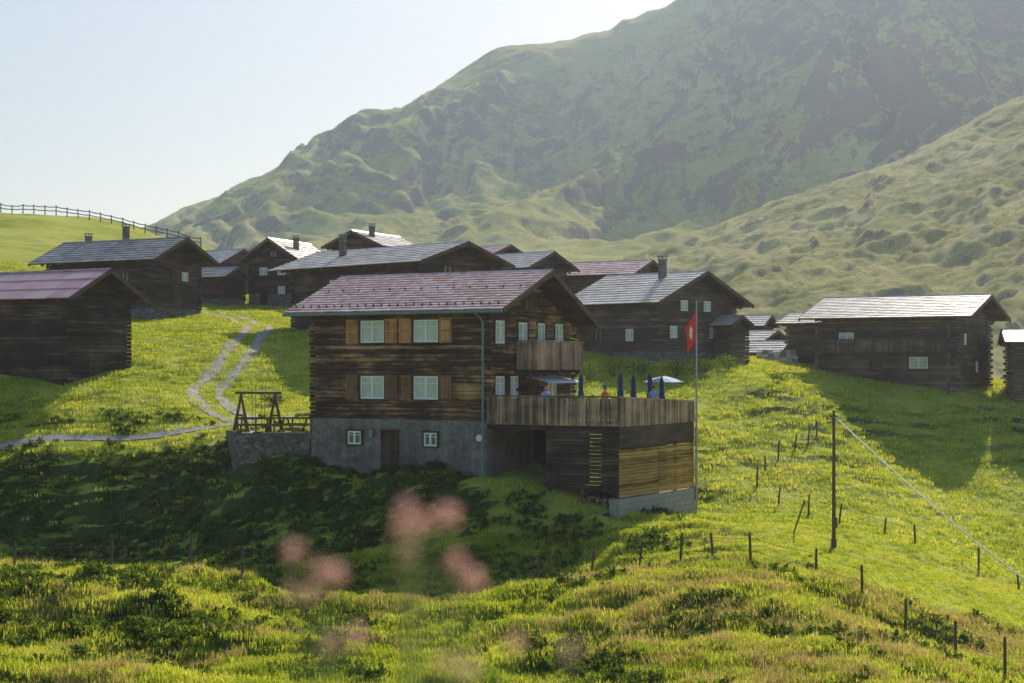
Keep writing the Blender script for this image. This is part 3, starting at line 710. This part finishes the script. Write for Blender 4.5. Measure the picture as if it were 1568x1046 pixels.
for i in range(13):
    t=i/12; pts.append((0.05+6.4*t,-21*t,-2.1+(h(19.6,49)+2.1)*t-.5*math.sin(math.pi*t)))
g.tube(pts,.022,5); g.make('stay_cable',[M['cable']],e)
g=MB(); z=h(11.9,72); g.tube([(11.75,72,z-.3),(12.35,72,z+1.5)],.035,6); g.make('leaning_stake',[M['darkpost']])
# flagpole
fx,fy=wl(TX+.15,TY+.05)
e=empty('flagpole',(fx,fy,0)); g=MB(); g.tube([(0,0,-7.8),(0,0,-2),(0,0,3.1)],[.055,.05,.035],10); g.tube([(0,0,3.1),(0,0,3.2)],[.06,.02],8); g.make('pole',[M['steel']],e)
g=MB(); nu,nv=10,14
base=len(g.v)
for j in range(nv+1):
    v=j/nv
    for i in range(nu+1):
        u=i/nu; drop=u*.9
        xx=-.04-u*(.5-.12*v)+.03*math.sin(v*6+u*5); yy=.10*math.sin(u*9+v*2.2)*u; zz=2.7-v*1.35-drop*(1-.1*v)
        g.v.append((xx,yy,zz))
for j in range(nv):
    for i in range(nu):
        a=base+j*(nu+1)+i; cr=(4<=i<=5 and 4<=j<=9) or (3<=i<=6 and 6<=j<=7)
        g.face([a,a+1,a+nu+2,a+nu+1],1 if cr else 0)
g.make('flag',[M['red'],M['whitecloth']],e,smooth=True,recalc=False)

# ------------------------------------------------------------------ umbrellas
def parasol_closed(x_,y_,z0,hh):
    g=MB(); g.tube([(0,0,0),(0,0,hh)],.025,8,mi=1); g.tube([(0,0,0),(0,0,.06)],.25,12,mi=1)
    g.tube([(0,0,hh*.38),(0,0,hh*.42),(0,0,hh*.62),(0,0,hh*.66),(0,0,hh*.85),(0,0,hh)],[.15,.19,.13,.10,.12,.02],16,mi=0,star=.35)
    o=g.make('closed_parasol',[M['blue'],M['steel']]); o.location=(x_,y_,z0)
for (a,b_,hh) in ((3.2,3.4,2.35),(4.9,4.2,2.4),(5.1,5.2,2.3),(5.55,6.1,2.35),(5.9,6.7,2.2)):
    X_,Y_=wl(a,b_); parasol_closed(X_,Y_,-2.7,hh)
X_,Y_=wl(5.6,7.6)
g=MB(); n=10; 
for (r0,z0,r1,z1) in ((.02,2.2,.6,2.06),(.6,2.06,1.0,1.9)):
    for i in range(n):
        a,b_=2*math.pi*i/n,2*math.pi*(i+1)/n; base=len(g.v)
        g.v+=[(r0*math.cos(a),r0*math.sin(a),z0),(r0*math.cos(b_),r0*math.sin(b_),z0),(r1*math.cos(b_),r1*math.sin(b_),z1),(r1*math.cos(a),r1*math.sin(a),z1)]
        g.face([base,base+1,base+2,base+3],0 if i%3 else 2)
g.tube([(0,0,0),(0,0,2.22)],.025,8,mi=1); g.tube([(0,0,0),(0,0,.06)],.25,12,mi=1)
o=g.make('open_parasol',[M['paleblue'],M['steel'],M['blue']],recalc=False); o.location=(X_,Y_,-2.7)
for (a,b_) in ((2.4,1.8),(4.6,2.6),(5.0,6.4)):
    X_,Y_=wl(a,b_); table(X_,Y_,-2.7,R(60))

# ------------------------------------------------------------------ people
def person(name,x_,y_,z_,rz,shirt,trous,sit=False,hgt=1.72,armup=False):
    k=hgt/1.72; J=[];E=[];Rr=[]
    def j(p,r,par=None):
        J.append((p[0]*k,p[1]*k,p[2]*k)); Rr.append(r*k)
        if par is not None: E.append((par,len(J)-1))
        return len(J)-1
    hip=.95 if not sit else .52
    pel=j((0,0,hip),.13); ch=j((0,.01,hip+.25),.125,pel); up=j((0,.0,hip+.43),.13,ch); nk=j((0,-.01,hip+.55),.055,up); j((0,-.02,hip+.61),.05,nk)
    for s in (-1,1):
        sh=j((s*.18,0,hip+.46),.065,up)
        if sit or armup: el=j((s*.24,-.12,hip+.22),.045,sh); wr=j((s*.14,-.34,hip+.2),.028,el); hd=j((s*.12,-.41,hip+.2),.03,wr)
        else: el=j((s*.24,.02,hip+.18),.045,sh); wr=j((s*.25,-.05,hip-.07),.028,el); hd=j((s*.25,-.07,hip-.14),.03,wr)
        for f in range(4):
            o=(f-1.5)*.018; b0=Vector(J[hd])/k; L=(.065,.078,.073,.055)[f]
            if sit or armup: a=j((b0.x+o,b0.y-.03,b0.z),.008,hd); b2=j((b0.x+o,b0.y-.03-L*.6,b0.z-.01),.0075,a); j((b0.x+o,b0.y-.03-L,b0.z-.03),.006,b2)
            else: a=j((b0.x,b0.y+o,b0.z-.03),.008,hd); b2=j((b0.x,b0.y+o-.005,b0.z-.03-L*.6),.0075,a); j((b0.x,b0.y+o-.02,b0.z-.03-L),.006,b2)
        b0=Vector(J[wr])/k; 
        if sit or armup: t=j((b0.x-s*.035,b0.y-.05,b0.z+.01),.009,hd); j((b0.x-s*.045,b0.y-.09,b0.z),.007,t)
        else: t=j((b0.x-s*.01,b0.y-.05,b0.z-.07),.009,hd); j((b0.x-s*.01,b0.y-.06,b0.z-.11),.007,t)
        hp=j((s*.1,0,hip-.05),.095,pel)
        if sit: kn=j((s*.12,-.42,hip-.02),.065,hp); an=j((s*.12,-.42,.09),.04,kn); j((s*.12,-.58,.03),.035,an)
        else: kn=j((s*.11,-.02,.5),.065,hp); an=j((s*.11,.01,.09),.04,kn); j((s*.12,-.16,.03),.035,an)
    me=bpy.data.meshes.new('b'); me.from_pydata(J,E,[]); o=bpy.data.objects.new('b',me); scene.collection.objects.link(o)
    md=o.modifiers.new('Skin','SKIN'); md.use_smooth_shade=True
    if not me.skin_vertices: return
    for i,r in enumerate(Rr): me.skin_vertices[0].data[i].radius=(r,r)
    me.skin_vertices[0].data[0].use_root=True
    sb=o.modifiers.new('S','SUBSURF'); sb.levels=1; sb.render_levels=1
    dg=bpy.context.evaluated_depsgraph_get(); nm=bpy.data.meshes.new_from_object(o.evaluated_get(dg))
    bpy.data.objects.remove(o)
    nm.materials.clear()
    for m in (M['skin'],shirt,trous,M['hair']): nm.materials.append(m)
    for p in nm.polygons:
        c=p.center/k; mi=1
        if c.z<hip-.0 or (sit and c.y<-.1 and c.z<hip+.08): mi=2
        if c.z>hip+.54: mi=0
        if abs(c.x)>.2 and c.z<hip+.3 and not sit and c.z>hip-.32: mi=0
        if sit and c.y<-.16 and c.z>hip+.12: mi=0
        if c.z<.1: mi=3
        p.material_index=mi; p.use_smooth=True
    e=empty(name,(x_,y_,z_),rz); b=bpy.data.objects.new('body',nm); scene.collection.objects.link(b); b.parent=e
    bm=bmesh.new(); bmesh.ops.create_uvsphere(bm,u_segments=20,v_segments=14,radius=1)
    hc=Vector((0,-.02,hip+.70))
    for v in bm.verts:
        x,y,z=v.co; 
        f=1-.22*max(0,-z)
        q=Vector((x*.075*f,y*.098*f,z*.118))
        if y<-.6 and abs(x)<.28 and -.35<z<.1: q.y-=.022*(1-abs(x)/.28)
        if y<-.6 and .08<z<.3 and .15<abs(x)<.6: q.y+=.010
        if y<-.5 and -.62<z<-.48 and abs(x)<.35: q.y-=.006
        v.co=(q+hc)*k
    for s in (-1,1):
        r=bmesh.ops.create_uvsphere(bm,u_segments=8,v_segments=6,radius=1)
        for v in r['verts']: v.co=(Vector((s*.078+v.co.x*.012,.0+v.co.y*.02,v.co.z*.032))+hc)*k
    hm=bpy.data.meshes.new('head'); bm.to_mesh(hm); bm.free()
    for m in (M['skin'],M['hair']): hm.materials.append(m)
    for p in hm.polygons:
        c=p.center/k-hc; p.use_smooth=True
        p.material_index=1 if (c.z>.055+max(0,-c.y)*.25 or (c.y>.02 and c.z>-.06)) and abs(c.x)<.077 else 0
    hd=bpy.data.objects.new('head',hm); scene.collection.objects.link(hd); hd.parent=e
for (a,b_,rz,sh,tr,st) in ((4.5,3.4,R(150),'orange','jeans',False),(2.6,1.0,R(60),'shirt','jeans',False),(3.1,2.6,R(-120),'whitecloth','jeans',True),(5.8,6.0,R(200),'shirt','jeans',False),(4.0,3.1,R(-60),'orange','jeans',True)):
    X_,Y_=wl(a,b_); person('person',X_,Y_,-2.7,rz-R(30),M[sh],M[tr],st)

# ------------------------------------------------------------------ vegetation
def leafmat(name,stops,trans=.45,wn=.25):
    m,nt,out=newmat(name)
    oi=N(nt,'ShaderNodeObjectInfo'); w=coords(nt,(1,1,1),'World'); n=noise(nt,w,wn,3,.6)
    f=math_(nt,'ADD',math_(nt,'MULTIPLY',oi.outputs['Random'],.35),math_(nt,'MULTIPLY',n,.65)); t=attr(nt,'tint'); f=math_(nt,'ADD',f,math_(nt,'MULTIPLY',math_(nt,'SUBTRACT',t,.5),.25))
    c=ramp(nt,f,stops)
    d=N(nt,'ShaderNodeBsdfDiffuse'); tr=N(nt,'ShaderNodeBsdfTranslucent'); nt.links.new(c,d.inputs[0])
    cb=mix(nt,1.0,c,(1.2,1.10,.7),'MULTIPLY'); nt.links.new(cb,tr.inputs[0])
    mx=N(nt,'ShaderNodeMixShader'); mx.inputs[0].default_value=trans
    nt.links.new(d.outputs[0],mx.inputs[1]); nt.links.new(tr.outputs[0],mx.inputs[2]); nt.links.new(mx.outputs[0],out.inputs['Surface']); return m
M['grass']=leafmat('grass_blades',[(.25,(.20,.29,.025)),(.48,(.46,.54,.05)),(.70,(.66,.67,.12)),(.9,(.67,.58,.27))],.55,.12)
M['grass_dry']=leafmat('dry_grass',[(.2,(.36,.33,.10)),(.55,(.56,.45,.2)),(.85,(.60,.45,.28))],.5)
M['weed']=leafmat('broad_weed_leaves',[(.2,(.05,.09,.018)),(.55,(.12,.19,.03)),(.9,(.30,.40,.06))],.4)
def tuft(name,mat,n,hgt,spread,w,lean=.5):
    b=MB()
    for i in range(n):
        a=random.uniform(0,6.283); r=spread*math.sqrt(random.random()); x0,y0=r*math.cos(a),r*math.sin(a)
        a2=random.uniform(0,6.283); H_=hgt*random.uniform(.5,1.1); L=lean*H_*random.random(); dx,dy=math.cos(a2),math.sin(a2); px,py=-dy*w/2,dx*w/2
        base=len(b.v); t=random.random()
        b.v+=[(x0-px,y0-py,-.08),(x0+px,y0+py,-.08),(x0-px*.9+dx*L*.35,y0-py*.9+dy*L*.35,H_*.6),(x0+px*.9+dx*L*.35,y0+py*.9+dy*L*.35,H_*.6),(x0+dx*L,y0+dy*L,H_)]
        b.face([base,base+1,base+3,base+2],0,t); b.face([base+2,base+3,base+4],0,t)
    o=b.make(name,[mat],recalc=False); scene.collection.objects.unlink(o); return o
def weed(name,mat,n,size):
    b=MB()
    for i in range(n):
        a=random.uniform(0,6.283); el=random.uniform(.2,1.2); L=size*random.uniform(.5,1); w=L*.3
        z0=random.uniform(0,size*.4); d=Vector((math.cos(a)*math.cos(el),math.sin(a)*math.cos(el),math.sin(el))); s=Vector((-math.sin(a),math.cos(a),0))*w/2
        p=Vector((random.uniform(-.1,.1),random.uniform(-.1,.1),z0)); base=len(b.v); t=random.random()
        q=p+d*L*.55; tip=p+d*L+Vector((0,0,-L*.3))
        b.v+=[tuple(p),tuple(q-s),tuple(tip),tuple(q+s)]; b.face([base,base+1,base+2,base+3],0,t)
    o=b.make(name,[mat],recalc=False); scene.collection.objects.unlink(o); return o
def coll(name,objs):
    c=bpy.data.collections.new(name)
    for o in objs: c.objects.link(o)
    return c
c_short=coll('short_grass_tufts',[tuft('grass_tuft_a',M['grass'],50,.13,.38,.022,.9),tuft('grass_tuft_b',M['grass'],46,.10,.4,.024,.9),tuft('grass_tuft_c',M['grass'],44,.15,.34,.02,.9)])
c_turf=coll('turf_tufts',[tuft('turf_a',M['grass'],40,.085,.45,.03,1.3),tuft('turf_b',M['grass'],40,.07,.45,.03,1.3)])
c_tall=coll('tall_grass_tufts',[tuft('tall_tuft_a',M['grass'],40,.32,.3,.02,.7),tuft('tall_tuft_b',M['grass'],36,.26,.34,.022,.8)])
c_dry=coll('dry_grass_tufts',[tuft('dry_tuft_a',M['grass_dry'],36,.34,.3,.016,.7),tuft('dry_tuft_b',M['grass_dry'],30,.28,.3,.016,.9)])
c_weed=coll('weed_plants',[weed('weed_a',M['weed'],26,.34),weed('weed_b',M['weed'],22,.28),weed('weed_c',M['weed'],30,.25)])
def scatter(name,P,scl,col):
    n=len(P); me=bpy.data.meshes.new(name); me.vertices.add(n); me.vertices.foreach_set('co',P.ravel().astype(np.float32))
    a=me.attributes.new('rot','FLOAT_VECTOR','POINT'); r=np.zeros((n,3)); r[:,0]=rng.uniform(-.15,.15,n); r[:,1]=rng.uniform(-.15,.15,n); r[:,2]=rng.uniform(0,6.28,n); a.data.foreach_set('vector',r.ravel().astype(np.float32))
    a=me.attributes.new('scl','FLOAT','POINT'); a.data.foreach_set('value',scl.astype(np.float32))
    o=bpy.data.objects.new(name,me); scene.collection.objects.link(o)
    ng=bpy.data.node_groups.new(name,'GeometryNodeTree'); ng.interface.new_socket('Geometry',in_out='INPUT',socket_type='NodeSocketGeometry'); ng.interface.new_socket('Geometry',in_out='OUTPUT',socket_type='NodeSocketGeometry')
    gi=ng.nodes.new('NodeGroupInput'); go=ng.nodes.new('NodeGroupOutput'); ip=ng.nodes.new('GeometryNodeInstanceOnPoints'); ci=ng.nodes.new('GeometryNodeCollectionInfo')
    ci.inputs['Collection'].default_value=col; ci.inputs['Separate Children'].default_value=True; ci.inputs['Reset Children'].default_value=True
    ip.inputs['Pick Instance'].default_value=True
    na=ng.nodes.new('GeometryNodeInputNamedAttribute'); na.data_type='FLOAT_VECTOR'; na.inputs['Name'].default_value='rot'
    nb=ng.nodes.new('GeometryNodeInputNamedAttribute'); nb.data_type='FLOAT'; nb.inputs['Name'].default_value='scl'
    L=ng.links.new; L(gi.outputs[0],ip.inputs['Points']); L(ci.outputs[0],ip.inputs['Instance']); L(na.outputs['Attribute'],ip.inputs['Rotation']); L(nb.outputs['Attribute'],ip.inputs['Scale']); L(ip.outputs[0],go.inputs[0])
    md=o.modifiers.new('scatter','NODES'); md.node_group=ng
def sample(n,y0,y1,kmax=.36):
    y=np.sqrt(rng.uniform(y0*y0,y1*y1,n)); x=rng.uniform(-kmax,kmax,n)*y
    ok=np.ones(n,bool)
    for (cx,cy,th,W,D) in FOOT:
        lx=(x-cx)*math.cos(th)-(y-cy)*math.sin(th); ly=(x-cx)*math.sin(th)+(y-cy)*math.cos(th)
        ok&=~((lx>-W-.1)&(lx<.1)&(ly>-.1)&(ly<D+.1))
    cx,cy,th=-1.19,80,R(30); lx=(x-cx)*math.cos(th)-(y-cy)*math.sin(th); ly=(x-cx)*math.sin(th)+(y-cy)*math.cos(th)
    ok&=~((lx>0)&(lx<7)&(ly>.3)&(ly<8.3)); ok&=~((x>-14)&(x<-9)&(y>85)&(y<90))
    ok&=dist_poly(x,y,PATHS[0])>.5
    d1=dist_poly(x,y,PATHS[1]); ok&=~((d1>.45)&(d1<1.05))
    x,y=x[ok],y[ok]; return x,y
bank=lambda x,y: ((x<-1)&(y>76)&(y<90.5)).astype(float)
x,y=sample(26000,40,75); sc=rng.uniform(.7,1.3,len(x))*np.where((x>8.5)&(y>61),.6,1)
scatter('meadow_grass',np.c_[x,y,H(x,y)],sc,c_short)
x,y=sample(34000,75,165,.34); k=~((bank(x,y)>0)&(gsamp(slope,x,y)>.3)&(rng.random(len(x))<.85)); x,y=x[k],y[k]
scatter('alpine_turf',np.c_[x,y,H(x,y)],rng.uniform(.8,1.5,len(x)),c_turf)
x,y=sample(16000,40,72); crest=np.exp(-((y-60)/2.5)**2)
m=fbm(x/5,y/4,3,81)+.35*crest-np.where((x>9)&(y>61),.9,0); k=m>.28; scatter('tall_grass',np.c_[x,y,H(x,y)][k],rng.uniform(.6,1.1,k.sum()),c_tall)
x,y=sample(18000,40,72); m=fbm(x/6,y/3,3,91)+.45*np.exp(-((y-60)/1.5)**2)-np.where((x>9)&(y>61),.9,0)+.36*(x>2)*(y<60); k=m>.3
scatter('dry_grass',np.c_[x,y,H(x,y)][k],rng.uniform(.5,1.1,k.sum()),c_dry)
x,y=sample(32000,40,96,.34); m=fbm(x/4,y/2.6,3,101)-np.where((x>8)&(y>61),.7,0)+.32*((x<3)&(y>63)&(y<76))+.45*bank(x,y)*(gsamp(slope,x,y)>.25)+.30*((x<-5)&(y>50)&(y<59)); k=m>.18
scatter('meadow_weeds',np.c_[x,y,H(x,y)][k],rng.uniform(.6,1.3,k.sum()),c_weed)
def shrub(x_,y_,r,hh):
    b=MB(); z=h(x_,y_)
    for i in range(5):
        a=i*1.257; b.tube([(0,0,-.1),(.3*r*math.cos(a),.3*r*math.sin(a),hh*.5),(.6*r*math.cos(a),.6*r*math.sin(a),hh*.85)],[.03,.02,.008],5,mi=1)
    for i in range(420):
        u=Vector((random.gauss(0,1),random.gauss(0,1),random.gauss(0,1))).normalized()*random.random()**.4
        lump=1+.25*math.sin(u.x*7+u.y*5)
        c=Vector((u.x*r*lump,u.y*r*lump,hh*.55+u.z*hh*.5*lump)); s=random.uniform(.04,.08)
        d=Vector((random.uniform(-1,1),random.uniform(-1,1),random.uniform(-.4,1))).normalized(); e_=d.cross(Vector((.3,.5,.8))).normalized()
        base=len(b.v); b.v+=[tuple(c-d*s),tuple(c-e_*s*.6),tuple(c+d*s),tuple(c+e_*s*.6)]; b.face([base,base+1,base+2,base+3])
    o=b.make('garden_shrub',[M['weed'],M['darkpost']],recalc=False); o.location=(x_,y_,z)
for (x_,y_,r,hh) in ((4.6,104,.9,1.1),(6.2,105,1.1,1.0),(8.0,105.5,1.0,.9),(10.2,106,.9,1.0),(12.0,106.5,.8,.8),(13.6,107.5,.9,1.0),(16.6,107,.7,.8),(-14,100.5,.8,.6)): shrub(x_,y_,r,hh)

# pink meadow flowers close to the viewpoint
M['pink']=leafmat('pink_petals',[(.2,(.82,.48,.64)),(.6,(.90,.66,.76)),(.9,(.92,.80,.82))],.35)
M['stem']=leafmat('flower_stems',[(.2,(.25,.32,.12)),(.8,(.5,.48,.3))],.3)
def flower_plant(base,heads):
    bx,by=base; z0=h(bx,by); e=empty('meadow_flower',(bx,by,z0)); s=MB(); p=MB()
    for (hx,hy,hz,r) in heads:
        dx,dy,dz=hx-bx,hy-by,hz-z0
        s.tube([(0,0,-.03),(dx*.2,dy*.2,dz*.45),(dx*.7,dy*.7,dz*.8),(dx,dy,dz)],[.004,.003,.0018,.0014],5)
        for i in range(3):
            t=.3+.15*i; a=random.uniform(0,6.28); q=Vector((dx*t*.7,dy*t*.7,dz*t)); d=Vector((math.cos(a),math.sin(a),.5)); e_=Vector((-math.sin(a),math.cos(a),0))*.010
            b0=len(s.v); s.v+=[tuple(q),tuple(q+d*.03-e_),tuple(q+d*.07),tuple(q+d*.03+e_)]; s.face([b0,b0+1,b0+2,b0+3])
        for i in range(48):
            u=Vector((random.gauss(0,1),random.gauss(0,1),random.gauss(.3,1.1))).normalized(); e_=u.cross(Vector((.2,.4,.9))).normalized()*r*.18; c=Vector((dx,dy,dz)); rr=r*random.uniform(.7,1.25)
            b0=len(p.v); p.v+=[tuple(c+u*rr*.2),tuple(c+u*rr*.7-e_),tuple(c+u*rr),tuple(c+u*rr*.7+e_)]; p.face([b0,b0+1,b0+2,b0+3])
    s.make('stems',[M['stem']],e,recalc=False); p.make('flower_heads',[M['pink']],e,recalc=False)
flower_plant((-.16,1.45),[(-.180,1.4,-.153,.010),(-.158,1.4,-.168,.008),(-.146,1.4,-.172,.010),(-.182,1.42,-.189,.008),(-.16,1.5,-.245,.010),(-.130,1.42,-.225,.009),(-.168,1.44,-.192,.008)])
flower_plant((-.075,1.5),[(-.086,1.4,-.118,.010),(-.082,1.45,-.138,.009),(-.094,1.44,-.136,.008),(-.088,1.42,-.156,.008),(-.052,1.4,-.124,.011),(-.046,1.42,-.164,.009),(-.032,1.42,-.178,.010),(-.070,1.42,-.128,.007),(.003,1.5,-.245,.010),(-.06,1.5,-.262,.009)])
flower_plant((-.02,1.2),[(-.03,1.15,-.205,.008),(.04,1.2,-.2,.007)])

# ------------------------------------------------------------------ air, sky, sun, camera
def haze(name,b,col,dens,g_):
    m,nt,out=newmat(name); vs=N(nt,'ShaderNodeVolumeScatter'); vs.inputs['Color'].default_value=(*col,1); vs.inputs['Density'].default_value=dens; vs.inputs['Anisotropy'].default_value=g_
    nt.links.new(vs.outputs[0],out.inputs['Volume']); g=MB(); g.box(*b); return g.make(name,[m])
haze('atmosphere_haze',(-600,700,400,1100,-60,275),(.44,.70,1),.0013,.2)
haze('veil_haze',(-220,260,-6,399,-60,110),(.92,.94,1),.00021,.6)  # haze volume added over the village to imitate the warm glare veil
az,el=R(20),R(33.5)
w=bpy.data.worlds.new('World'); scene.world=w; w.use_nodes=True; nt=w.node_tree
bg=nt.nodes['Background']; st=nt.nodes.new('ShaderNodeTexSky'); st.sky_type='NISHITA'; st.sun_disc=False
st.sun_elevation=el; st.sun_rotation=az; st.altitude=1500; st.air_density=1.0; st.dust_density=3.0; st.ozone_density=3.5
nt.links.new(st.outputs[0],bg.inputs[0]); bg.inputs[1].default_value=.15
sd=bpy.data.lights.new('sun','SUN'); sd.energy=5; sd.angle=R(.5); sd.color=(1,.94,.82)
so=bpy.data.objects.new('sun',sd); scene.collection.objects.link(so)
so.rotation_euler=Vector((math.sin(az)*math.cos(el),math.cos(az)*math.cos(el),math.sin(el))).to_track_quat('Z','Y').to_euler()
so.location=(30,60,60)
cd=bpy.data.cameras.new('camera'); co=bpy.data.objects.new('camera',cd); scene.collection.objects.link(co)
co.location=(0,0,0); co.rotation_euler=(R(90),0,0); cd.lens=60; cd.sensor_width=36; cd.shift_y=.0236; cd.clip_start=.05; cd.clip_end=8000
cd.dof.use_dof=True; cd.dof.focus_distance=84; cd.dof.aperture_fstop=2.8
scene.camera=co
scene.view_settings.view_transform='Standard'; scene.view_settings.look='None'; scene.view_settings.exposure=0
